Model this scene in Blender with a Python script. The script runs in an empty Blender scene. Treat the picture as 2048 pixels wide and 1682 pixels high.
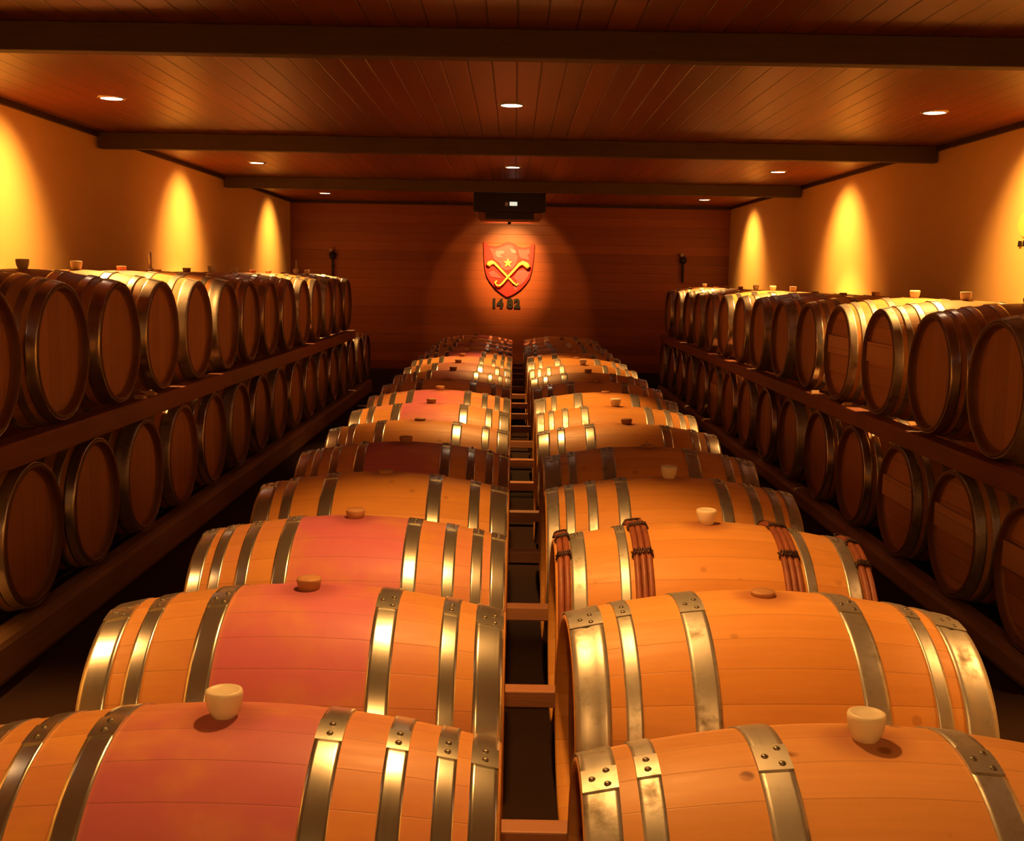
import bpy, math, random
from mathutils import Vector, Matrix
random.seed(7)
PI = math.pi
COL = bpy.context.scene.collection

# ------------------------------------------------------------------ geometry constants
EYE = 1.58
KS = .83                       # the hall measured against the eye height
CEIL = EYE + 1.235*KS
WL, WR = -3.78*KS, 3.62*KS
YB, YF = 19.6*KS, -3.4
SPL = .021                     # the right wall opens slightly towards the viewer
def wr(y): return WR + SPL*(YB - y)
L = 0.95
H = L / 2
RB, RC = 0.35, 0.288           # radius at the belly and at the chime

def rad(x):
    t = min(1.0, abs(x) / H)
    return RC + (RB - RC) * (1 - t ** 1.9)

# ------------------------------------------------------------------ mesh helpers
class MB:
    def __init__(s): s.v = []; s.f = []; s.m = []; s.sm = []
    def add(s, vs, fs, mi=0, smooth=True):
        b = len(s.v); s.v += [tuple(p) for p in vs]
        for f in fs:
            s.f.append([b + i for i in f]); s.m.append(mi); s.sm.append(smooth)
    def box(s, a, b, mi=0):
        x0, y0, z0 = a; x1, y1, z1 = b
        s.add([(x0,y0,z0),(x1,y0,z0),(x1,y1,z0),(x0,y1,z0),(x0,y0,z1),(x1,y0,z1),(x1,y1,z1),(x0,y1,z1)],
              [(0,3,2,1),(4,5,6,7),(0,1,5,4),(1,2,6,5),(2,3,7,6),(3,0,4,7)], mi, False)
    def lathe_x(s, prof, n=56, mi=0, closed=False, smooth=True):
        vs = []
        for (x, r) in prof:
            for k in range(n):
                a = 2 * PI * k / n
                vs.append((x, r * math.sin(a), r * math.cos(a)))
        fs = []
        m = len(prof)
        for i in range(m if closed else m - 1):
            j = (i + 1) % m
            for k in range(n):
                k2 = (k + 1) % n
                fs.append((i*n+k, j*n+k, j*n+k2, i*n+k2))
        s.add(vs, fs, mi, smooth)
    def lathe_z(s, prof, n=28, mi=0, c=(0,0,0), cap0=True, cap1=True, smooth=True):
        vs = []
        for (r, z) in prof:
            for k in range(n):
                a = 2 * PI * k / n
                vs.append((c[0] + r*math.cos(a), c[1] + r*math.sin(a), c[2] + z))
        fs = []
        for i in range(len(prof) - 1):
            for k in range(n):
                k2 = (k + 1) % n
                fs.append((i*n+k, i*n+k2, (i+1)*n+k2, (i+1)*n+k))
        if cap0: fs.append(tuple(reversed(range(n))))
        if cap1: fs.append(tuple((len(prof)-1)*n + k for k in range(n)))
        s.add(vs, fs, mi, smooth)
    def tube(s, pts, r, n=8, mi=0):
        pts = [Vector(p) for p in pts]
        vs = []; fs = []
        for i, p in enumerate(pts):
            d = (pts[min(i+1, len(pts)-1)] - pts[max(i-1, 0)]).normalized()
            u = d.orthogonal().normalized() if abs(d.y) > .9 else d.cross(Vector((0,1,0))).normalized()
            w = d.cross(u)
            rr = r[i] if isinstance(r, (list, tuple)) else r
            for k in range(n):
                a = 2*PI*k/n
                vs.append(p + u*rr*math.cos(a) + w*rr*math.sin(a))
        for i in range(len(pts)-1):
            for k in range(n):
                k2 = (k+1) % n
                fs.append((i*n+k, i*n+k2, (i+1)*n+k2, (i+1)*n+k))
        fs.append(tuple(reversed(range(n)))); fs.append(tuple((len(pts)-1)*n+k for k in range(n)))
        s.add(vs, fs, mi, True)
    def prism_xz(s, poly, y0, y1, mi=0):
        """extruded outline in the XZ plane; y0 is the face towards -Y"""
        n = len(poly)
        vs = [(x, y0, z) for x, z in poly] + [(x, y1, z) for x, z in poly]
        fs = [tuple(range(n)), tuple(reversed(range(n, 2*n)))]
        for i in range(n):
            j = (i+1) % n
            fs.append((i, i+n, j+n, j))
        s.add(vs, fs, mi, False)
    def mesh(s, name, mats):
        me = bpy.data.meshes.new(name)
        me.from_pydata(s.v, [], s.f)
        for m in mats: me.materials.append(m)
        me.polygons.foreach_set('material_index', s.m)
        me.polygons.foreach_set('use_smooth', s.sm)
        me.update()
        return me

def link(name, me, parent=None, loc=(0,0,0), rz=0.0, bevel=0.0, seg=2):
    o = bpy.data.objects.new(name, me); COL.objects.link(o)
    o.location = loc; o.rotation_euler = (0, 0, rz)
    if parent: o.parent = parent
    if bevel:
        b = o.modifiers.new('bevel', 'BEVEL'); b.width = bevel; b.segments = seg; b.limit_method = 'ANGLE'
    return o

def tag(o, label=None, cat=None, group=None, kind=None):
    if label: o['label'] = label
    if cat: o['category'] = cat
    if group: o['group'] = group
    if kind: o['kind'] = kind
    return o

def thing(name, label, cat, loc, rz=0.0, group=None):
    o = bpy.data.objects.new(name, None); COL.objects.link(o)
    o.empty_display_size = .1
    o.location = loc; o.rotation_euler = (0, 0, rz)
    return tag(o, label, cat, group)

# ------------------------------------------------------------------ materials
class NT:
    def __init__(s, name, rough=.5, metal=0.0, spec=.5):
        s.mat = bpy.data.materials.new(name); s.mat.use_nodes = True
        s.t = s.mat.node_tree; s.t.nodes.clear()
        s.out = s.n('ShaderNodeOutputMaterial'); s.b = s.n('ShaderNodeBsdfPrincipled')
        s.l(s.b.outputs[0], s.out.inputs[0])
        s.b.inputs['Roughness'].default_value = rough
        s.b.inputs['Metallic'].default_value = metal
        s.b.inputs['Specular IOR Level'].default_value = spec
    def n(s, k, **kw):
        x = s.t.nodes.new(k)
        for a, b in kw.items(): setattr(x, a, b)
        return x
    def l(s, a, b): s.t.links.new(a, b)
    def put(s, sock, v):
        if hasattr(v, 'is_linked') or hasattr(v, 'links'): s.l(v, sock)
        else: sock.default_value = v
    def math(s, op, a, b=None, c=None, clamp=False):
        x = s.n('ShaderNodeMath', operation=op); x.use_clamp = clamp
        s.put(x.inputs[0], a)
        if b is not None: s.put(x.inputs[1], b)
        if c is not None: s.put(x.inputs[2], c)
        return x.outputs[0]
    def mix(s, f, a, b, mode='MIX'):
        x = s.n('ShaderNodeMix', data_type='RGBA', blend_type=mode)
        s.put(x.inputs[0], f); s.put(x.inputs[6], a); s.put(x.inputs[7], b)
        return x.outputs[2]
    def coord(s, which='Object'): return s.n('ShaderNodeTexCoord').outputs[which]
    def sep(s, v):
        x = s.n('ShaderNodeSeparateXYZ'); s.l(v, x.inputs[0]); return x.outputs
    def comb(s, x, y, z):
        c = s.n('ShaderNodeCombineXYZ'); s.put(c.inputs[0], x); s.put(c.inputs[1], y); s.put(c.inputs[2], z); return c.outputs[0]
    def noise(s, vec, scale=5, detail=4, rough=.55, dist=0):
        x = s.n('ShaderNodeTexNoise'); s.l(vec, x.inputs['Vector'])
        x.inputs['Scale'].default_value = scale; x.inputs['Detail'].default_value = detail
        x.inputs['Roughness'].default_value = rough; x.inputs['Distortion'].default_value = dist
        return x.outputs[0]
    def mapv(s, vec, scale=(1,1,1), loc=(0,0,0)):
        x = s.n('ShaderNodeMapping'); s.l(vec, x.inputs[0]); x.inputs['Scale'].default_value = scale
        s.put(x.inputs['Location'], loc); return x.outputs[0]
    def wn(s, v):
        x = s.n('ShaderNodeTexWhiteNoise', noise_dimensions='1D'); s.l(v, x.inputs['W']); return x.outputs[0]
    def ss(s, v, a, b):
        x = s.n('ShaderNodeMapRange', interpolation_type='SMOOTHSTEP'); s.l(v, x.inputs[0])
        x.inputs[1].default_value = a; x.inputs[2].default_value = b; return x.outputs[0]
    def bump(s, h, strength=.3, dist=.01):
        x = s.n('ShaderNodeBump'); x.inputs['Strength'].default_value = strength; x.inputs['Distance'].default_value = dist
        s.l(h, x.inputs['Height']); s.l(x.outputs[0], s.b.inputs['Normal'])
    def col(s, v): s.put(s.b.inputs['Base Color'], v)

def C(r, g, b): return (r, g, b, 1)

def stave_mat(name, light, dark, stain=None, stain_amt=0.0, spots=0.0, rough=.48, chime=0.0):
    m = NT(name, rough, 0, .3)
    co = m.coord(); x, y, z = m.sep(co)[:3]
    rnd = m.n('ShaderNodeObjectInfo').outputs['Random']
    ang = m.math('MULTIPLY', m.math('ARCTAN2', y, z), 27 / (2*PI))
    ang = m.math('ADD', ang, m.math('MULTIPLY', rnd, 5.0))
    cell = m.math('FLOOR', ang); fr = m.math('FRACT', ang)
    edge = m.math('MINIMUM', fr, m.math('SUBTRACT', 1.0, fr))
    seam = m.math('SUBTRACT', 1.0, m.ss(edge, 0.0, .022))
    v = m.wn(m.math('ADD', cell, m.math('MULTIPLY', rnd, 91.0)))
    off = m.comb(m.math('MULTIPLY', rnd, 37.0), m.math('MULTIPLY', v, 13.0), rnd)
    grain = m.noise(m.mapv(co, (3, 60, 60), off), 1.0, 5, .6, .3)
    blot = m.noise(m.mapv(co, (1, 1, 1), off), 5.0, 3, .5)
    f = m.math('MULTIPLY_ADD', v, .38, m.math('MULTIPLY_ADD', grain, .5, m.math('MULTIPLY', blot, .35)))
    f = m.math('SUBTRACT', f, .15, clamp=True)
    c = m.mix(f, C(*light), C(*dark))
    tone = m.math('MULTIPLY_ADD', m.wn(m.math('ADD', rnd, 3.3)), .34, .83)
    c = m.mix(1.0, c, m.comb(tone, tone, tone), 'MULTIPLY')
    big = m.noise(m.mapv(co, (3.2, 3.2, 3.2), m.comb(m.math('MULTIPLY', rnd, 37.0), m.math('MULTIPLY', rnd, 11.0), rnd)), 1.0, 4, .6)
    if stain:
        ax = m.math('ABSOLUTE', x)
        band = m.math('SUBTRACT', 1.0, m.ss(ax, .155, .19))
        k = m.math('MULTIPLY', band, m.math('MULTIPLY_ADD', m.ss(big, .36, .62), .55, stain_amt - .19, clamp=True))
        side = m.math('MULTIPLY', m.math('SUBTRACT', 1.0, band), m.math('MULTIPLY', m.ss(big, .45, .65), .25))
        c = m.mix(m.math('ADD', k, side, clamp=True), c, C(*stain))
    # dribble round the bung hole
    d = m.math('SQRT', m.math('ADD', m.math('MULTIPLY', x, x), m.math('MULTIPLY', y, y)))
    ring = m.math('MULTIPLY', m.math('SUBTRACT', 1.0, m.ss(d, .03, .10)), m.ss(z, .1, .2))
    c = m.mix(m.math('MULTIPLY', ring, .55), c, C(.20, .045, .05))
    if spots:
        vo = m.n('ShaderNodeTexVoronoi'); m.l(m.mapv(co, (10, 10, 10), off), vo.inputs['Vector']); vo.inputs['Scale'].default_value = 1.0
        sp = m.math('MULTIPLY', m.math('SUBTRACT', 1.0, m.ss(vo.outputs['Distance'], .08, .15)), m.ss(big, .42, .47))
        c = m.mix(m.math('MULTIPLY', sp, spots), c, C(.22, .07, .02))
    c = m.mix(m.math('MULTIPLY', seam, .32), c, C(.10, .04, .015))
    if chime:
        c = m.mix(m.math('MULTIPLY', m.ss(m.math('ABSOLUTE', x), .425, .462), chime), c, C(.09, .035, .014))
    m.col(c)
    m.put(m.b.inputs['Roughness'], m.math('MULTIPLY_ADD', grain, .25, rough - .12))
    m.bump(m.math('SUBTRACT', m.math('MULTIPLY', grain, .3), seam), .25, .0018)
    return m.mat

OAK  = stave_mat('oak_staves', (.74, .35, .09), (.50, .20, .04), spots=.35)
OAKP = stave_mat('oak_staves_wine_stained', (.76, .36, .10), (.52, .21, .05), stain=(.52, .12, .20), stain_amt=.50)
OAKS = stave_mat('oak_staves_spotted', (.72, .36, .13), (.50, .22, .06), spots=.9)
OAKD = stave_mat('oak_staves_aged', (.60, .31, .11), (.36, .16, .05), spots=.4, rough=.42, chime=.85)

def head_mat(name, light, dark, vert=True):
    m = NT(name, .55)
    co = m.coord(); x, y, z = m.sep(co)[:3]
    rnd = m.n('ShaderNodeObjectInfo').outputs['Random']
    a = m.math('MULTIPLY_ADD', y if vert else z, 9.0, m.math('MULTIPLY', rnd, 7.0))
    cell = m.math('FLOOR', a); fr = m.math('FRACT', a)
    edge = m.math('MINIMUM', fr, m.math('SUBTRACT', 1.0, fr))
    seam = m.math('SUBTRACT', 1.0, m.ss(edge, 0, .03))
    v = m.wn(m.math('ADD', cell, m.math('MULTIPLY', rnd, 50.0)))
    g = m.noise(m.mapv(co, (20, 60, 4) if vert else (20, 4, 60)), 1.0, 4)
    f = m.math('ADD', m.math('MULTIPLY', v, .5), m.math('MULTIPLY', g, .4), clamp=True)
    c = m.mix(f, C(*light), C(*dark))
    c = m.mix(m.math('MULTIPLY', seam, .6), c, C(.07, .025, .01))
    m.col(c); m.bump(seam, -.3, .002)
    return m.mat
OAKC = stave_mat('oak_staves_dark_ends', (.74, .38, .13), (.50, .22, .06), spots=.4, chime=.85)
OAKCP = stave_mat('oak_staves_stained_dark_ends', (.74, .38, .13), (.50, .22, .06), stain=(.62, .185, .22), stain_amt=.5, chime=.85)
HEAD = head_mat('oak_head_boards', (.52, .24, .08), (.34, .13, .04))
HEADH = head_mat('oak_head_boards_level', (.66, .33, .13), (.40, .16, .06), False)
BAR = head_mat('pale_crossbar_wood', (.72, .42, .20), (.58, .30, .12), False)

def steel_mat(name, base, rough, grime, metal=.92):
    m = NT(name, rough, metal)
    co = m.coord()
    rnd = m.n('ShaderNodeObjectInfo').outputs['Random']
    off = m.comb(m.math('MULTIPLY', rnd, 40.0), rnd, 0.0)
    n1 = m.noise(m.mapv(co, (14, 14, 14), off), 1.0, 5, .65)
    n2 = m.noise(m.mapv(co, (120, 8, 8), off), 1.0, 3)
    f = m.ss(n1, .45, .75)
    c = m.mix(m.math('MULTIPLY', f, grime), C(*base), C(base[0]*.42, base[1]*.38, base[2]*.3))
    m.col(c)
    m.put(m.b.inputs['Roughness'], m.math('ADD', m.math('MULTIPLY_ADD', f, (.2*grime+.05) if grime > .2 else .0, rough - .05), m.math('MULTIPLY', n2, .1 if grime > .2 else .04)))
    if grime > .2: m.bump(n1, .10, .0012)
    return m.mat
STEEL = steel_mat('galvanised_hoop', (.66, .64, .56), .29, .0)
STEELD = steel_mat('weathered_hoop', (.52, .49, .44), .42, .9, .8)
RIVET = steel_mat('dark_rivet', (.22, .19, .15), .45, .5)

def simple(name, base, rough=.5, metal=0.0, var=.25, scale=8, spec=.5):
    m = NT(name, rough, metal, spec)
    n = m.noise(m.coord(), scale, 4)
    m.col(m.mix(n, C(*[min(1, b*(1+var)) for b in base]), C(*[b*(1-var) for b in base])))
    return m.mat
SILI = simple('cream_silicone', (.80, .70, .52), .4, var=.06)
CORKW = simple('brown_wooden_bung', (.42, .20, .08), .6)
WILLOW = simple('willow_withy', (.26, .075, .035), .5, var=.5, scale=30)
BLACKW = simple('binding_cane', (.05, .02, .012), .6)
DARKM = simple('dark_metal', (.022, .020, .018), .45, .3)
COPPER = simple('brown_glossy_metal', (.35, .14, .07), .25, .6)
TRIMM = simple('lamp_trim_metal', (.45, .38, .30), .35, .7)
GOLD = simple('gold_paint', (.85, .62, .16), .5, .0, var=.08)
REDP = simple('red_paint', (.55, .02, .02), .5, var=.12)
PINKP = simple('rose_paint', (.55, .085, .11), .5, var=.2)
BLK = simple('black_paint', (.015, .012, .010), .5)
GLASSY = simple('milky_tube', (.55, .48, .36), .25, var=.1)

def timber(name, light, dark, axis=1, rough=.6, sc=1.0, spec=.5):
    m = NT(name, rough, 0, spec); co = m.coord()
    s = [40*sc]*3; s[axis] = 1.5*sc
    g = m.noise(m.mapv(co, tuple(s)), 1.0, 5, .6, .4)
    b = m.noise(co, 2.2, 3)
    f = m.math('ADD', m.math('MULTIPLY', g, .8), m.math('MULTIPLY', b, .5))
    f = m.math('SUBTRACT', f, .2, clamp=True)
    m.col(m.mix(f, C(*light), C(*dark))); m.bump(g, .3, .003)
    return m.mat
BEAM = timber('ceiling_beam_timber', (.11, .07, .03), (.05, .028, .013), 0)
RAIL = timber('weathered_rail_timber', (.42, .25, .11), (.20, .10, .04), 1)
SHELF = timber('red_brown_rack_timber', (.30, .10, .05), (.14, .04, .02), 1)
RACKX = timber('rack_crossbar_timber', (.46, .20, .09), (.26, .10, .045), 0)
WEDGE = timber('pale_wedge_wood', (.80, .62, .38), (.6, .42, .22), 1)
TRIMW = timber('dark_trim_wood', (.05, .02, .01), (.03, .012, .006), 1)

def boards(name, axis, width, light, dark, gap_col, along, rough=.38, seamw=.035):
    m = NT(name, rough); co = m.coord(); xyz = m.sep(co)
    a = m.math('DIVIDE', xyz[axis], width)
    cell = m.math('FLOOR', a); fr = m.math('FRACT', a)
    edge = m.math('MINIMUM', fr, m.math('SUBTRACT', 1.0, fr))
    seam = m.math('SUBTRACT', 1.0, m.ss(edge, 0, seamw))
    v = m.wn(m.math('ADD', cell, .37))
    s = [30]*3; s[along] = .8
    off = m.comb(m.math('MULTIPLY', v, 20.0), m.math('MULTIPLY', v, 31.0), m.math('MULTIPLY', v, 11.0))
    g = m.noise(m.mapv(co, tuple(s), off), 1.0, 5, .6, .5)
    s2 = [1.2]*3; s2[along] = .35
    b = m.noise(m.mapv(co, tuple(s2), off), 1.0, 3)
    f = m.math('ADD', m.math('MULTIPLY', v, .5), m.math('ADD', m.math('MULTIPLY', g, .35), m.math('MULTIPLY', b, .35)))
    f = m.math('SUBTRACT', f, .1, clamp=True)
    c = m.mix(f, C(*light), C(*dark))
    m.col(m.mix(m.math('MULTIPLY', seam, .85), c, C(*gap_col)))
    m.bump(m.math('SUBTRACT', m.math('MULTIPLY', g, .1), seam), .5, .004)
    return m.mat
CEILM = boards('ceiling_tongue_and_groove', 0, .122, (.25, .062, .018), (.12, .026, .008), (.035, .012, .006), 1, .36, .05)
WALLW = boards('back_wall_boards', 2, .128, (.42, .115, .034), (.20, .045, .014), (.08, .022, .01), 0, .42, .02)

def plaster():
    m = NT('ochre_plaster', .8, 0, .2); co = m.coord()
    n = m.noise(co, 1.3, 3); g = m.noise(co, 60, 3)
    m.col(m.mix(n, C(.82, .57, .22), C(.76, .51, .18))); m.bump(g, .15, .003)
    return m.mat
PLAS = plaster()
def floorm():
    m = NT('dark_cellar_floor', .9, 0, .2); co = m.coord()
    n = m.noise(co, 1.1, 5, .6); g = m.noise(co, 30, 3)
    m.col(m.mix(n, C(.045, .018, .008), C(.022, .009, .004))); m.bump(g, .2, .004)
    return m.mat
FLOORM = floorm()

def emis(name, col, st):
    m = NT(name); m.b.inputs['Base Color'].default_value = C(*col)
    m.b.inputs['Emission Color'].default_value = C(*col); m.b.inputs['Emission Strength'].default_value = st
    return m.mat
LAMPE = emis('lamp_glow', (1, .74, .48), 22.0)
DISP = emis('lit_display', (.85, .95, .75), .8)

# ------------------------------------------------------------------ room shell
def shell(name, a, b, mat):
    mb = MB(); mb.box(a, b); o = link(name, mb.mesh(name, [mat])); tag(o, kind='structure'); return o
shell('floor', (WL-.2, YF-.2, -.1), (WR+.65, YB+.2, 0), FLOORM)
shell('ceiling', (WL-.2, YF-.2, CEIL), (WR+.65, YB+.2, CEIL+.1), CEILM)
shell('wall_left', (WL-.2, YF-.2, 0), (WL, YB+.2, CEIL), PLAS)
def skew(name, x0, x1, z0, z1, ya, yb, mat):
    mb = MB(); mb.box((0, ya, z0), (1, yb, z1))
    mb.v = [(wr(y) + (x1 if x > .5 else x0), y, z) for x, y, z in mb.v]
    o = link(name, mb.mesh(name, [mat])); tag(o, kind='structure')
skew('wall_right', 0, .2, 0, CEIL, YF-.2, YB+.2, PLAS)
shell('wall_back', (WL, YB, 0), (WR, YB+.2, CEIL), WALLW)
shell('wall_front', (WL, YF-.2, 0), (wr(YF), YF, CEIL), PLAS)
shell('baseboard_back', (WL, YB-.03, 0), (WR, YB, .27), TRIMW)
shell('trim_1', (WL, YF, CEIL-.035), (WL+.03, YB, CEIL), TRIMW)
skew('trim_2', -.03, 0, CEIL-.035, CEIL, YF, YB, TRIMW)
shell('trim_3', (WL+.03, YB-.03, CEIL-.04), (WR-.03, YB, CEIL), TRIMW)

beam_lab = {4.93: 'dark timber ceiling beam nearest the viewer, crossing the top of the picture',
            8.76: 'dark timber ceiling beam second from the viewer, behind the nearest downlights',
            12.53: 'dark timber ceiling beam farthest back, just above the black cooling unit'}
for yb in (4.93, 8.76, 12.53):
    mb = MB(); mb.box((WL+.015, 0, 0), (wr(yb+.1)-.012, .09, .12))
    o = link('ceiling_beam', mb.mesh('ceiling_beam', [BEAM]), loc=(0, yb, CEIL-.12), bevel=.006)
    tag(o, beam_lab[yb], 'beam', 'ceiling beams')

# ------------------------------------------------------------------ barrels
def staves_mesh(mat):
    mb = MB()
    n = 26; prof = []
    for i in range(n+1):
        x = -H + L*i/n; prof.append((x, rad(x)))
    ri = .026
    prof = [(-H+.035, RC-ri-.004), (-H+.004, RC-ri+.006), (-H, RC-.012), (-H+.001, RC-.004)] + [(-H+.006, rad(-H+.006))] + prof[1:-1] + \
           [(H-.006, rad(H-.006)), (H-.001, RC-.004), (H, RC-.012), (H-.004, RC-ri+.006), (H-.035, RC-ri-.004)]
    mb.lathe_x(prof, 64)
    return mb.mesh('staves', [mat])
def head_mesh(sx, mat):
    mb = MB(); x = sx*(H-.035)
    prof = [(x, .0005), (x, .20), (x, RC-.032), (x - sx*.004, RC-.024), (x - sx*.02, RC-.024)]
    mb.lathe_x(prof if sx < 0 else prof, 48, smooth=False)
    return mb.mesh('head', [mat])
def hoop_mesh(xc, w, mat, grooves=0, lap=0.0):
    """steel hoop following the belly, with an overlapping riveted lap near the crest"""
    mb = MB(); n = 6; out = []; inn = []
    for i in range(n+1):
        x = xc - w/2 + w*i/n
        t = .0034
        if grooves and i == n//2: t = .0008
        out.append((x, rad(x)+t)); inn.append((x, rad(x)-.001))
    mb.lathe_x(out + inn[::-1], 64, closed=True)
    # lap plate
    a0, a1 = lap - .10, lap + .10
    vs = []; K = 8; M = 4
    for j in range(K+1):
        a = a0 + (a1-a0)*j/K
        for i in range(M+1):
            x = xc - w/2 + w*i/M
            r = rad(x) + .0064
            vs.append((x, r*math.sin(a), r*math.cos(a)))
    top = len(vs)
    for j in range(K+1):
        a = a0 + (a1-a0)*j/K
        for i in range(M+1):
            x = xc - w/2 + w*i/M
            r = rad(x) + .003
            vs.append((x, r*math.sin(a), r*math.cos(a)))
    fs = []
    W = M+1
    for j in range(K):
        for i in range(M):
            fs.append((j*W+i, (j+1)*W+i, (j+1)*W+i+1, j*W+i+1))
    for j in range(K):
        fs.append((j*W, top+j*W, top+(j+1)*W, (j+1)*W)); fs.append((j*W+M, (j+1)*W+M, top+(j+1)*W+M, top+j*W+M))
    for i in range(M):
        fs.append((i, i+1, top+i+1, top+i)); fs.append((K*W+i, top+K*W+i, top+K*W+i+1, K*W+i+1))
    mb.add(vs, fs, 0, False)
    return mb.mesh('hoop', [mat])
def rivet_mesh(xc, a):
    mb = MB(); r = rad(xc) + .006
    c = Vector((xc, r*math.sin(a), r*math.cos(a)))
    nrm = Vector((0, math.sin(a), math.cos(a)))
    u = Vector((1,0,0)); w = nrm.cross(u)
    vs = []; fs = []; n = 10
    for (rr, h) in ((.0062, -.002), (.0060, .0015), (.0035, .0034)):
        for k in range(n):
            t = 2*PI*k/n
            vs.append(c + u*rr*math.cos(t) + w*rr*math.sin(t) + nrm*h)
    for i in range(2):
        for k in range(n):
            k2 = (k+1) % n
            fs.append((i*n+k, i*n+k2, (i+1)*n+k2, (i+1)*n+k))
    fs.append(tuple(2*n+k for k in range(n)))
    mb.add(vs, fs, 0, True)
    return mb.mesh('rivet', [RIVET])
def willow_mesh(x0, x1, cnt, lap=.0, outer=False):
    mb = MB(); w = (x1-x0)/cnt; r = w*.52
    for i in range(cnt):
        xc = x0 + w*(i+.5); R = rad(xc) + r*.7
        prof = [(xc + r*math.cos(t), R + r*math.sin(t)) for t in [2*PI*k/8 for k in range(8)]]
        mb.lathe_x(prof[::-1], 64, 0, closed=True)
    # cane ties
    rng = random.Random(int(abs(x0)*1000))
    for k in range(9):
        a = lap + k*.42 + rng.uniform(-.05, .05) - .5
        for d in (-.012, .012):
            pts = []
            for q in range(9):
                t = q/8; x = x0 - .003 + (x1-x0+.006)*t
                R = rad(x) + r*1.9 + .002*math.sin(PI*t)
                if q in (0, 8): R -= r*1.4
                pts.append((x, R*math.sin(a+d/RB*(1 if q % 2 else -1)), R*math.cos(a+d/RB*(1 if q % 2 else -1))))
            mb.tube(pts, .0032, 5, 1)
    return mb.mesh('willow_hoop', [WILLOW, BLACKW])
def bung_mesh(kind):
    mb = MB(); z = RB
    if kind == 'tall':
        mb.lathe_z([(.014, -.008), (.0225, .002), (.0285, .016), (.0315, .034), (.0318, .040), (.0305, .045), (.026, .0465), (.024, .0445), (.01, .044)], 32, c=(0,0,z))
    elif kind == 'low':
        mb.lathe_z([(.028, -.006), (.029, .006), (.028, .010), (.012, .0105)], 28, c=(0,0,z))
    elif kind == 'wood':
        mb.lathe_z([(.024, -.006), (.028, .010), (.030, .022), (.0285, .026), (.012, .0265)], 28, c=(0,0,z))
    return mb.mesh('bung', [{'tall': SILI, 'low': CORKW, 'wood': CORKW}[kind]])

HOOPS8 = [(.447, .046), (.384, .034), (.302, .037), (.188, .045)]
HOOPS6 = [(.437, .066), (.346, .040), (.197, .052)]
HOOPSW = [(.444, .058), (.366, .038), (.168, .055)]
HOOPSD = [(.434, .078), (.345, .036), (.187, .058)]
_mesh = {}
def cached(key, fn):
    if key not in _mesh: _mesh[key] = fn()
    return _mesh[key]

def build_barrel(stmat, hoops, steel, bung, headm=None, bar=None, rivets=True, willow=False, lap=0.0, noheads=False):
    root = bpy.data.objects.new('wine_barrel', None); COL.objects.link(root); root.empty_display_size = .1
    link('staves', cached(('st', stmat.name), lambda: staves_mesh(stmat)), root)
    hm = headm or HEAD
    for sx in (-1, 1):
        link('head', cached(('hd', sx, hm.name), lambda: head_mesh(sx, hm)), root)
    if bar:
        for sx in (-1, 1):
            if sx != bar: continue
            def fb():
                mb = MB(); x = sx*(H-.035)
                mb.box((min(x, x+sx*.018), -.245, -.01), (max(x, x+sx*.018), .245, .10)); return mb.mesh('crossbar', [BAR])
            tag(link('crossbar', cached(('bar', sx), fb), root), label='pale board fixed across the barrel head')
    for (xc, w) in hoops:
        for sx in (-1, 1):
            g = 1 if w > .07 else 0
            lp = lap + (0 if w < .05 else -.05)
            h = link('hoop', cached(('hp', sx, xc, w, steel.name, lp), lambda: hoop_mesh(sx*xc, w, steel, g, lp)), root)
            if rivets:
                for da in ((-.045, .045) if w < .05 else (-.06, .0, .06)):
                    off = 0 if w < .05 else (.012 if abs(da) > .01 else -.012)
                    link('rivet', cached(('rv', sx, xc, off, lp+da), lambda: rivet_mesh(sx*xc+off, lp+da)), h)
    if willow:
        for (a, b, c) in ((.47-.002, .43, 2), (.245, .19, 3)):
            for sx in (-1, 1):
                x0, x1 = sorted((sx*a, sx*b))
                tag(link('willow_hoop', cached(('wl', sx, a), lambda: willow_mesh(x0, x1, c)), root), label='dark red willow hoop bound with cane')
    b = link('bung', cached(('bg', bung), lambda: bung_mesh(bung)), root)
    if bung == 'tall': tag(b, label='cream silicone bung standing in the bung hole')
    return root

FAR = (0, -60, -30)
def copy_tree(o, parent=None):
    c = o.copy(); COL.objects.link(c)
    if parent is not None: c.parent = parent
    for ch in o.children: copy_tree(ch, c)
    return c

PROTO = {}
def barrel(key, args, loc, rz, label, group):
    if key not in PROTO:
        r = build_barrel(**args); PROTO[key] = r
    else: r = copy_tree(PROTO[key])
    r.location = loc; r.rotation_euler = (0, 0, rz)
    tag(r, label, 'barrel', group)
    return r
ORD = ['first','second','third','fourth','fifth','sixth','seventh','eighth','ninth','tenth','eleventh','twelfth',
       'thirteenth','fourteenth','fifteenth','sixteenth','seventeenth','eighteenth','nineteenth','twentieth']

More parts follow.
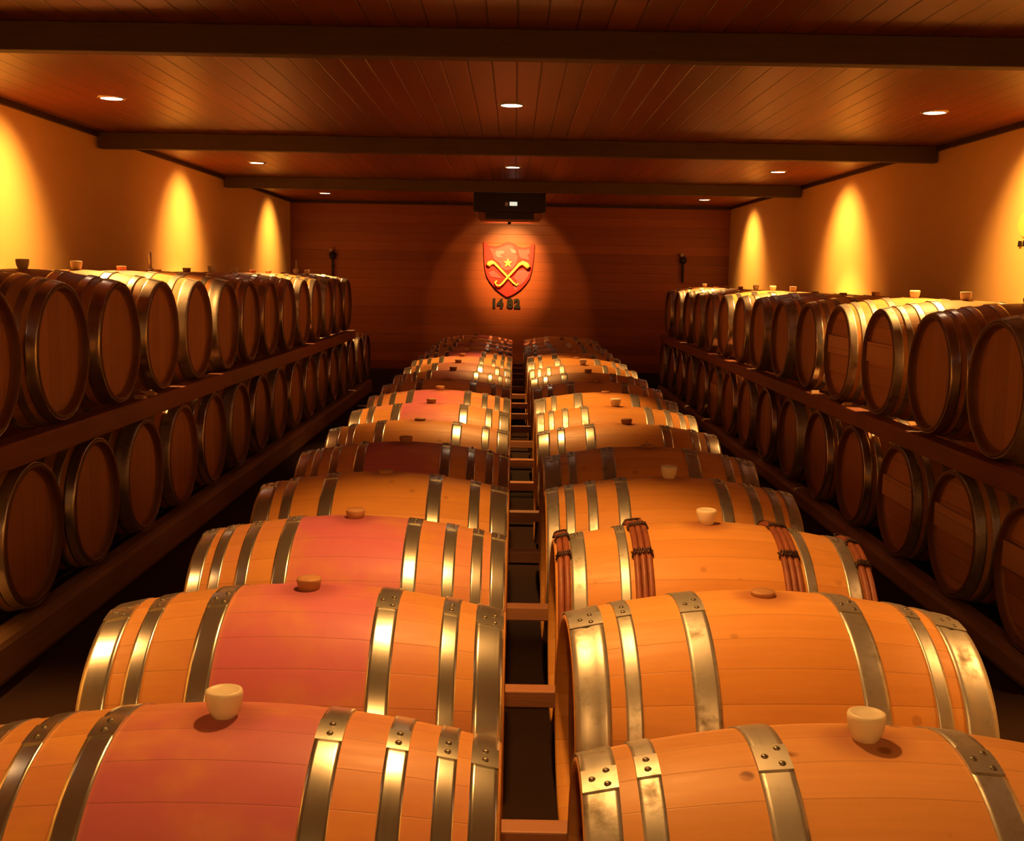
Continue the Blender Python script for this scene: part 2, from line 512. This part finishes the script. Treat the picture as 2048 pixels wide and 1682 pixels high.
Y0, PC = 1.885, 0.82
ZC = .480
NR = 17
types = {
 'L8':  dict(stmat=OAKP, hoops=HOOPS8, steel=STEEL, bung='tall', lap=-.10),
 'L8w': dict(stmat=OAKP, hoops=HOOPS8, steel=STEEL, bung='wood', lap=-.02),
 'L6w': dict(stmat=OAKP, hoops=HOOPS6, steel=STEEL, bung='wood', lap=-.12),
 'L6l': dict(stmat=OAK,  hoops=HOOPS6, steel=STEEL, bung='low', lap=-.05),
 'RWt': dict(stmat=OAKS, hoops=HOOPSW, steel=STEELD, bung='tall', lap=-.12),
 'RDw': dict(stmat=OAK,  hoops=HOOPSD, steel=STEELD, bung='low', lap=-.10),
 'RWi': dict(stmat=OAK,  hoops=[(.405, .045), (.272, .030)], steel=STEELD, bung='tall', lap=-.02, willow=True),
 'R8t': dict(stmat=OAK,  hoops=HOOPS8, steel=STEELD, bung='tall', lap=-.04),
 'R6w': dict(stmat=OAK,  hoops=HOOPS6, steel=STEEL, bung='wood', lap=-.06),
}
left_seq = ['L8','L6w','L8w','L6l','L8w','L6l','L6w','L8w','L6l','L8w','L6w','L8w','L8w','L6l','L8w','L6l','L8w']
right_seq = ['RWt','RDw','RWi','R8t','RDw','R6w','R8t','RDw','R6w','R6w','R8t','RDw','R6w','RWt','RDw','R6w','RDw']
LL = {0: 'barrel with pinkish wine-stained belly and tall cream bung, nearest in the left central row',
      1: 'barrel with six wide shiny hoops and reddish belly, second in the left central row',
      2: 'barrel with eight gleaming hoops and low brown bung, third in the left central row',
      3: 'plain orange oak barrel with six hoops, fourth in the left central row'}
RR = {0: 'spotted oak barrel with dull hoops and tall cream bung, nearest in the right central row',
      1: 'oak barrel with doubled grooved end hoops and flat bung, second in the right central row',
      2: 'barrel bound with dark red willow hoops, third in the right central row',
      3: 'oak barrel with eight dull hoops and cream bung, fourth in the right central row'}
jit = random.Random(3)
for n in range(NR):
    dx = jit.uniform(-.004, .004); dy = jit.uniform(-.012, .012) if n else 0
    barrel(left_seq[n], types[left_seq[n]], (-.475 - abs(dx), Y0 + PC*n + dy, ZC), 0,
           LL.get(n, 'oak barrel lying %s from the front in the left central row' % ORD[n]), 'barrels in the left central row')
    dx = jit.uniform(-.01, .01); dy = jit.uniform(-.015, .015)
    barrel(right_seq[n], types[right_seq[n]], ({0: .60, 1: .628}.get(n, .615) + (0 if n == 2 else dx), Y0 - (.05 if n == 0 else .01) + PC*n + dy, ZC), .04 if n == 1 else jit.uniform(-.012, .012),
           RR.get(n, 'oak barrel lying %s from the front in the right central row' % ORD[n]), 'barrels in the right central row')

# side stacks ------------------------------------------------------
XLH, XRH = -1.905, 2.03            # planes of the aisle-facing heads
PL, PR = .707, .80
side_types = {
 'Sa': dict(stmat=OAKD, hoops=HOOPS8, steel=STEEL, bung='wood', rivets=False),
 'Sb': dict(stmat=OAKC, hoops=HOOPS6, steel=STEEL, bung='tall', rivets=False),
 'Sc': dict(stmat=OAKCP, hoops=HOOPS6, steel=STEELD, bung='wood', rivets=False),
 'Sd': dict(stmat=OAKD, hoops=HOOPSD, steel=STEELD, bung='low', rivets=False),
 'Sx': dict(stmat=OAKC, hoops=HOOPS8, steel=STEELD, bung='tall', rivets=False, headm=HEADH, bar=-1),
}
ZLU, ZLL, ZRU, ZRL = 1.232, .515, 1.148, .440
YLU = 6.95*PL                     # upper-left: the barrel whose head shows second from the picture's left edge
lu = ['Sa','Sa','Sb','Sb','Sc','Sd','Sa','Sb','Sb','Sc','Sa','Sd','Sb','Sb']
TU = []
for i, k in enumerate(lu):
    y = YLU + (i-1)*PL
    if i == 0: lab = 'dark-hooped barrel cut by the left edge, upper tier by the left wall'
    elif i == len(lu)-1: lab = 'farthest barrel of the upper tier by the left wall'
    else: lab = 'barrel %s along the upper tier by the left wall, counted from the left edge' % ORD[i]
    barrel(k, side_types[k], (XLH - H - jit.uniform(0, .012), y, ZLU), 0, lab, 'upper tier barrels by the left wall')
    TU.append(y)
ll = ['Sa','Sa','Sd','Sc','Sa','Sd','Sa','Sc','Sb','Sa','Sd','Sa','Sc','Sa','Sd','Sa']
TLo = []
for i, k in enumerate(ll):
    y = YLU - .5*PL + (i)*PL
    if i == 0: lab = 'barrel cut by the left edge, lower tier by the left wall'
    elif i == len(ll)-1: lab = 'farthest barrel of the lower tier by the left wall'
    else: lab = 'barrel %s along the lower tier by the left wall, counted from the left edge' % ORD[i]
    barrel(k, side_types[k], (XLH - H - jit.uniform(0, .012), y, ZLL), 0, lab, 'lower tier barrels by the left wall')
    TLo.append(y)
YRU = PR/(.000171*986) + .08
ru = ['Sd','Sa','Sx','Sx','Sa','Sd','Sd','Sb','Sb','Sb','Sc','Sa','Sd','Sb']
for i, k in enumerate(ru):
    y = YRU + i*PR
    if i == 0: lab = 'shadowed barrel cut by the right edge, upper tier by the right wall'
    elif i in (2, 3): lab = 'barrel with boarded head, upper tier by the right wall, %s from the right edge' % ORD[i]
    elif i == len(ru)-1: lab = 'farthest barrel of the upper tier by the right wall'
    else: lab = 'barrel %s along the upper tier by the right wall, counted from the right edge' % ORD[i]
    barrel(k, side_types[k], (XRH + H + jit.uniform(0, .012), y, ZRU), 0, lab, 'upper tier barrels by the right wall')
YRL = PR/(.000171*1015) + .02
rl = ['Sx','Sx','Sx','Sa','Sa','Sd','Sa','Sc','Sa','Sx','Sa','Sd','Sa','Sa','Sd']
YRL = YRU - .5*PR
for i, k in enumerate(rl):
    y = YRL + i*PR
    if i == 0: lab = 'barrel cut by the right edge, lower tier by the right wall'
    elif i in (1, 2, 9): lab = 'barrel with boarded head, lower tier by the right wall, %s from the right edge' % ORD[i]
    elif i == len(rl)-1: lab = 'farthest barrel of the lower tier by the right wall'
    else: lab = 'barrel %s along the lower tier by the right wall, counted from the right edge' % ORD[i]
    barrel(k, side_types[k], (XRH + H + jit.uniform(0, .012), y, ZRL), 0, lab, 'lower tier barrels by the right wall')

# racks -------------------------------------------------------------
def long_timber(name, x0, x1, z0, z1, y0, y1, mat, label, cat, group, bevel=.008):
    mb = MB(); mb.box((x0, 0, 0), (x1, y1-y0, z1-z0))
    o = link(name, mb.mesh(name, [mat]), loc=(0, y0, z0), bevel=bevel); tag(o, label, cat, group); return o
rr = lambda d: rad(H - d)
# left: front and rear shelf beams between the tiers; ground rails under the lower tier
for side, X, s, ZU, ZLo, ya, yu, yl, rt in (('left', XLH, -1, ZLU, ZLL, YLU-1.3*PL, TU[-1]+.4, TLo[-1]+.4, .18),
                                  ('right', XRH, 1, ZRU, ZRL, YRU-1.1*PR, YRU+13*PR+.45, YRL+14*PR+.45, .14)):
    d0, d1 = .0, .085
    for fb in ('front', 'rear'):
        a, b = (X - s*.02, X + s*.075) if fb == 'front' else (X + s*(L-.075), X + s*(L+.02))
        x0, x1 = sorted((a, b))
        zt = ZU - rad(H-.075) - .002
        zb = ZLo + rad(H-.075) + .002
        long_timber('rack_beam', x0, x1, zb, zt, ya, min(yu, YB-.05), SHELF,
            'red-brown timber carrying the upper barrels by the %s wall, %s' % (side, 'on the aisle side' if fb == 'front' else 'on the wall side'),
            'beam', None)
        a, b = (X + s*.0, X + s*.12) if fb == 'front' else (X + s*(L-.14), X + s*L)
        x0, x1 = sorted((a, b))
        long_timber('floor_rail', x0 , x1, 0, min(rt, ZLo - rad(H-.12) - .003), ya, min(yl, YB-.05), RAIL,
            'weathered timber rail on the floor under the lower %s barrels, %s' % (side, 'on the aisle side' if fb == 'front' else 'on the wall side'),
            'rail', None, .03)
        if rt < ZLo - rad(H-.12) - .02:
            pass
    # set back dark bearer that the bellies rest on
    x0, x1 = sorted((X + s*.16, X + s*.30))
    for (u, v, w) in ((.16, .26, 'front'), (L-.26, L-.16, 'rear')):
        x0, x1 = sorted((X + s*u, X + s*v))
        zt = ZLo - rad(.2) - .004
        long_timber('rack_bearer', x0, x1, 0, zt, ya, min(yl, YB-.05), TRIMW,
            'dark bearer timber hidden under the lower %s barrels, %s' % (side, 'nearer the aisle' if w == 'front' else 'nearer the wall'), 'beam', None)

# central rack ------------------------------------------------------
yA, yE = Y0 - .9, Y0 + PC*(NR-1) + .45
zt = ZC - rad(.255) - .003
for xc, nm in ((-.78, 'left barrel row, on its outer side'), (-.17, 'left barrel row, beside the middle gap'),
               (.31, 'right barrel row, beside the middle gap'), (.92, 'right barrel row, on its outer side')):
    long_timber('rack_bearer', xc-.035, xc+.045, 0, zt, yA, yE, SHELF, 'long timber on the floor under the ' + nm, 'beam', None)
for i in range(NR):
    yy = Y0 + PC*(i+.5)
    lab = 'red-brown crossbar in the middle gap, behind the %s pair of central barrels' % ORD[i]
    t = thing('rack_crossbar', lab, 'crossbar', (0, yy, zt+.001), 0, 'crossbars between the central barrels')
    def fcross():
        mb = MB(); mb.box((-.90, -.03, .388-zt), (1.04, .03, .436-zt)); return mb.mesh('bar', [RACKX])
    link('bar', cached('xb', fcross), t, bevel=.004)
    for xc in (-.78, -.17, .31, .92):
        def fpost():
            mb = MB(); mb.box((xc-.035, -.024, 0), (xc+.035, .024, .389-zt)); return mb.mesh('post', [RACKX])
        link('post', cached(('xp', xc), fpost), t)

# small pale wedges and airlocks -------------------------------------
def wedge(x, y, z, s, label):
    mb = MB(); mb.prism_xz([(-.025, 0), (.025, 0), (.025, .022), (-.025, .022)], -.06, 0)
    mb.v = [(vx, vy, vz if vy < -.03 else vz*.25) for vx, vy, vz in mb.v]
    tag(link('wedge', mb.mesh('wedge', [WEDGE]), loc=(x, y, z)), label, 'wedge', 'pale wedges on the rack beams')
zbl = ZLU - rad(H-.075) - .002; zbr = ZRU - rad(H-.075) - .002
wedge(XRH+.015, YRU+3*PR-.22, zbr, 1, 'small pale wedge on the right rack beam beside the two boarded barrel heads')
wedge(XRH+.015, YRU+4*PR-.25, zbr, 1, 'small pale wedge farther back on the right rack beam')
wedge(XLH-.015, YLU+2*PL-.2, zbl, 1, 'small pale wedge on the left rack beam near the left edge')
wedge(XLH-.015, YLU+1*PL+.33, zbl, 1, 'small pale wedge on the left rack beam below the third and fourth heads')

def airlock(x, y, z, h, r, label, mat):
    t = thing('airlock', label, 'airlock', (x, y, z))
    mb = MB(); mb.lathe_z([(r, 0), (r, h), (r*.6, h+.004)], 14); link('tube', mb.mesh('tube', [mat]), t)
    mb = MB(); mb.lathe_z([(r*2.4, 0), (r*2.6, .012), (r*1.2, .02)], 18); link('collar', mb.mesh('collar', [mat]), t)
airlock(XLH-H-.05, YLU+4*PL, ZLU+RB+.0, .12, .011, 'grey tube standing on an upper left barrel against the second wall glow', TRIMM)
airlock(XLH-H-.006, YLU+11*PL, ZLU+RB+.045, .10, .009, 'thin pale tube standing on a far upper left barrel before the back wall', GLASSY)

# ------------------------------------------------------------------ downlights
def spot(loc, target, power, size, blend, r=.05):
    d = bpy.data.lights.new('downlight_spot', 'SPOT'); d.energy = power; d.color = LCOL
    d.spot_size = math.radians(size); d.spot_blend = blend; d.shadow_soft_size = r
    o = bpy.data.objects.new('downlight_spot', d); COL.objects.link(o)
    o.location = loc
    o.rotation_euler = (Vector(target) - Vector(loc)).to_track_quat('-Z', 'Y').to_euler()
    return o
LCOL = (1.0, .46, .11)
lamp_names = {0: 'behind the viewer', 1: 'above the nearest barrels', 2: 'in the nearest visible row', 3: 'in the middle visible row', 4: 'in the farthest row'}
LY = [-.75, 2.9, 7.05, 10.95, 14.85]
side_w = {'left': 'left', 'middle': 'middle', 'right': 'right'}
rim_me = None
for i, y in enumerate(LY):
    for nm, x in (('left', -2.42), ('middle', -.03), ('right', 2.46 + SPL*(10-y)*.6)):
        t = thing('downlight', 'round recessed ceiling downlight, %s one %s' % (nm, lamp_names[i]), 'downlight', (x, y, CEIL), 0, 'recessed ceiling downlights')
        def frim():
            mb = MB(); mb.lathe_z([(.062, -.001), (.064, -.008), (.074, -.009), (.084, -.004), (.085, 0.0)], 36, cap0=False, cap1=False); return mb.mesh('trim_ring', [TRIMM])
        def flens():
            mb = MB(); mb.lathe_z([(.0635, -.006), (.0635, -.001)], 36); return mb.mesh('lens', [LAMPE])
        link('trim_ring', cached('rim', frim), t); link('lens', cached('lens', flens), t)
        zl = CEIL - .02
        if nm == 'middle':
            if i == 0: spot((x, y, zl), (x, y+1.3, .8), 180, 84, .5)
            if i == 1: spot((x, y, zl), (x, y-.06, .8), 205, 88, .3)
            if i == 2: spot((x, y, zl), (x, y-.20, .8), 260, 70, .3)
            if i == 3: spot((x, y, zl), (x, y-.40, .8), 300, 74, .3)
            if i == 4:
                spot((x, y, zl), (-.06, YB, 1.72), 700, 44, 1.0)
                spot((x, y, zl), (-.06, YB, 1.60), 60, 68, .3)  # second, dimmer spot added to this fixture for the wide glow round the crest
        else:
            wx = WL if nm == 'left' else wr(y)
            spot((x, y, zl), (wx, y, 1.75), 210, 96, 1.0)  # extra spot added to wash the wall; a fixture holds only one bulb
            spot((x, y, zl), (x*.97, y-(.25 if i < 4 else 1.3), .9), 330 if i < 4 else 300, 84 if i < 4 else 54, .4)

# ------------------------------------------------------------------ back wall: cooling unit, crest, numerals, sconces
u = thing('cooling_unit', 'black cooling unit hung from the ceiling above the red crest', 'cooling unit', (-.062, 12.80, CEIL)); u.scale = (KS, KS, KS)
mb = MB(); mb.box((-.48, 0, -.375), (.48, .42, 0)); link('housing', mb.mesh('housing', [DARKM]), u, bevel=.012)
mb = MB()
prof = []
for k in range(13):
    a = PI * k/12
    prof.append((-.44*math.cos(a) if abs(math.cos(a)) < .95 else -.44*math.copysign(1, math.cos(a)), -.375 - .13*min(1, math.sin(a)*1.9)))
mb.prism_xz(prof[::1], .03, .38); link('drip_tray', mb.mesh('drip_tray', [COPPER]), u, bevel=.012)
mb = MB(); mb.lathe_z([(.02, -.53), (.025, -.50)], 14, c=(0, .2, 0)); link('drain', mb.mesh('drain', [DARKM]), u)
mb = MB(); mb.box((-.32, .018, -.47), (.32, .034, -.385)); link('grille', mb.mesh('grille', [DARKM]), u)
mb = MB(); mb.box((.0, -.006, -.295), (.10, .0, -.245)); tag(link('display', mb.mesh('display', [DISP]), u), label='small bright white display')
mb = MB(); mb.box((-.06, -.006, -.30), (-.02, .0, -.25)); link('switch', mb.mesh('switch', [TRIMM]), u)

K = 731.0
def cp(px, py): return ((px-590)/K, -(py-1050)/K)
cr = thing('wall_crest', 'red shield-shaped crest with gold star and crossed staffs on the back wall', 'crest', (-.078, YB, 1.58 + (555-540)/117.3*KS)); cr.scale = (KS, KS, KS)
outl = [cp(*p) for p in [(275,712),(300,725),(345,758),(420,768),(480,755),(535,722),(590,710),(645,725),(700,762),(760,780),(830,765),(880,735),(905,738),
        (900,830),(893,920),(885,1000),(870,1080),(850,1150),(805,1220),(745,1285),(680,1335),(610,1372),(570,1385),(520,1355),(455,1305),(400,1250),(352,1190),(318,1130),(300,1060),(290,1000),(283,900),(278,800)]]
mb = MB(); mb.prism_xz(outl[::-1], -.05, -.002)
link('shield_panel', mb.mesh('shield_panel', [REDP]), cr, bevel=.006)
def patch(pts, mat, y0=-.062, y1=-.0495, name='relief', bev=.004):
    mb = MB(); mb.prism_xz([cp(*p) for p in pts][::-1], y0, y1); link(name, mb.mesh(name, [mat]), cr, bevel=bev)
lab_pk = simple('pale_rose_paint', (.60, .20, .26), .5, var=.15)
patch([(345,790),(420,800),(500,770),(590,745),(650,770),(640,830),(700,880),(690,960),(640,1040),(560,1060),(500,1030),(470,970),(410,930),(380,860)], PINKP)
patch([(700,800),(780,805),(840,790),(855,840),(820,870),(850,930),(790,920),(720,900)], PINKP)
patch([(340,1090),(400,1060),(470,1120),(520,1160),(430,1150),(370,1140)], PINKP)
patch([(700,1060),(780,1050),(850,1070),(830,1130),(780,1200),(720,1250),(680,1310),(650,1270),(700,1190),(650,1150)], PINKP)
patch([(430,822),(520,815),(540,850),(480,870),(520,905),(440,900),(420,860)], lab_pk, -.072, -.0615)
patch([(600,790),(660,800),(690,850),(620,850)], lab_pk, -.072, -.0615)
star = []
for k in range(10):
    a = PI/2 + k*PI/5; r = 62 if k % 2 == 0 else 25
    star.append((578 + r*math.cos(a), 968 - r*math.sin(a)))
patch(star, GOLD, -.085, -.06, 'star', .002)
def staff(pts, rs):
    mb = MB(); mb.tube([(cp(*p)[0], -.078, cp(*p)[1]) for p in pts], [r/K for r in rs], 10)
    link('staff', mb.mesh('staff', [GOLD]), cr)
staff([(335,1005),(350,980),(385,965),(415,975),(470,1030),(580,1140),(650,1210),(690,1240),(715,1215)], [30,34,28,18,15,15,14,13,9])
def shift(p): return p
mb = MB(); mb.tube([(cp(*p)[0], -.104, cp(*p)[1]) for p in [(835,1020),(800,985),(760,965),(720,985),(680,1030),(580,1140),(520,1215),(480,1250),(440,1240),(425,1205),(450,1185)]], [r/K for r in [34,34,28,20,16,15,14,13,12,11,9]], 10)
link('staff', mb.mesh('staff', [GOLD]), cr)
dx = [-.277, -.162, .045, .17]
for ch, cx, wd in (('1', 416, 'first'), ('4', 492, 'second'), ('8', 612, 'third'), ('2', 700, 'last')):
    cu = bpy.data.curves.new('numeral', 'FONT'); cu.body = ch; cu.size = .20*KS; cu.extrude = .012; cu.offset = .010; cu.align_x = 'CENTER'
    tmp = bpy.data.objects.new('numeral_tmp', cu); COL.objects.link(tmp)
    me = bpy.data.meshes.new_from_object(tmp.evaluated_get(bpy.context.evaluated_depsgraph_get()))
    bpy.data.objects.remove(tmp); me.materials.clear(); me.materials.append(BLK)
    me.transform(Matrix.Rotation(PI/2, 4, 'X'))
    o = link('wall_numeral', me, loc=(-.078 + (cx-590)/K*KS, YB-.014, 1.58 - (614-555)/117.3*KS))
    tag(o, 'black numeral %s, %s digit of the year below the red crest' % (ch, wd), 'numeral', 'year numerals under the crest')
for nm, x, z in (('left', -3.06*KS, 1.58+.30*KS), ('right', 2.84*KS, 1.58+.32*KS)):
    t = thing('wall_sconce', 'small dark sconce on the back wall above the %s barrel stack' % nm, 'wall lamp', (x, YB, z)); t.scale = (.6, .7, .7)
    mb = MB(); mb.lathe_z([(.022, -.42), (.026, -.40), (.026, -.06), (.02, -.04)], 18, c=(0, -.08, 0)); link('post', mb.mesh('post', [DARKM]), t)
    mb = MB(); mb.box((-.03, -.08, -.22), (.03, 0, -.16)); link('bracket', mb.mesh('bracket', [DARKM]), t, bevel=.004)
    mb = MB(); mb.lathe_z([(.03, -.05), (.065, -.03), (.078, .02), (.065, .07), (.03, .09)], 20, c=(0, -.08, 0)); link('shade', mb.mesh('shade', [DARKM]), t)
    mb = MB(); mb.lathe_z([(.012, .085), (.036, .10), (.045, .125), (.036, .15), (.012, .162)], 18, c=(-.04, -.08, 0)); link('globe', mb.mesh('globe', [GLASSY]), t)

# emblem on the right wall, mostly outside the frame
e = thing('wall_emblem', 'yellow wall emblem above dark marks, cut by the right edge', 'emblem', (wr(7.20), 7.20, 1.965)); e.scale = (KS, KS, KS); e.rotation_euler = (0, 0, SPL)
mb = MB(); pts = []
for k in range(28):
    a = 2*PI*k/28; pts.append((.20*math.cos(a)*(1 if abs(math.sin(a)) < .8 else .9), .11*math.sin(a)))
mb.prism_xz(pts[::-1], -.02, -.001)
link('disc', mb.mesh('disc', [GOLD]), e, rz=-PI/2 if False else PI/2, bevel=.004)
e.children[0].rotation_euler = (0, 0, -PI/2)
mb = MB()
for k in range(5):
    a = -.19 + k*.075; mb.prism_xz([(a, -.165), (a+.045, -.165), (a+.045, -.125), (a+.01, -.12)], -.014, -.001)
o = link('mark', mb.mesh('mark', [BLK]), e); o.rotation_euler = (0, 0, -PI/2)

# ------------------------------------------------------------------ camera, world, view
sc = bpy.context.scene
cam = bpy.data.cameras.new('camera'); co = bpy.data.objects.new('camera', cam); COL.objects.link(co)
cam.sensor_width = 36; cam.sensor_fit = 'HORIZONTAL'; cam.lens = 36*2300/2048; cam.clip_start = .05
pitch = math.atan(286/2300); roll = math.radians(1.0)
M = Matrix.Rotation(PI/2 - pitch, 4, 'X') @ Matrix.Rotation(roll, 4, 'Z')
co.matrix_world = Matrix.Translation((0.005, 0, EYE)) @ M
sc.camera = co
w = bpy.data.worlds.new('world'); sc.world = w; w.use_nodes = True
w.node_tree.nodes['Background'].inputs[0].default_value = (.02, .008, .003, 1)
w.node_tree.nodes['Background'].inputs[1].default_value = .2
sc.view_settings.view_transform = 'Standard'; sc.view_settings.look = 'None'
sc.view_settings.exposure = 0.0; sc.view_settings.gamma = 1; sc.view_settings.use_curve_mapping = False
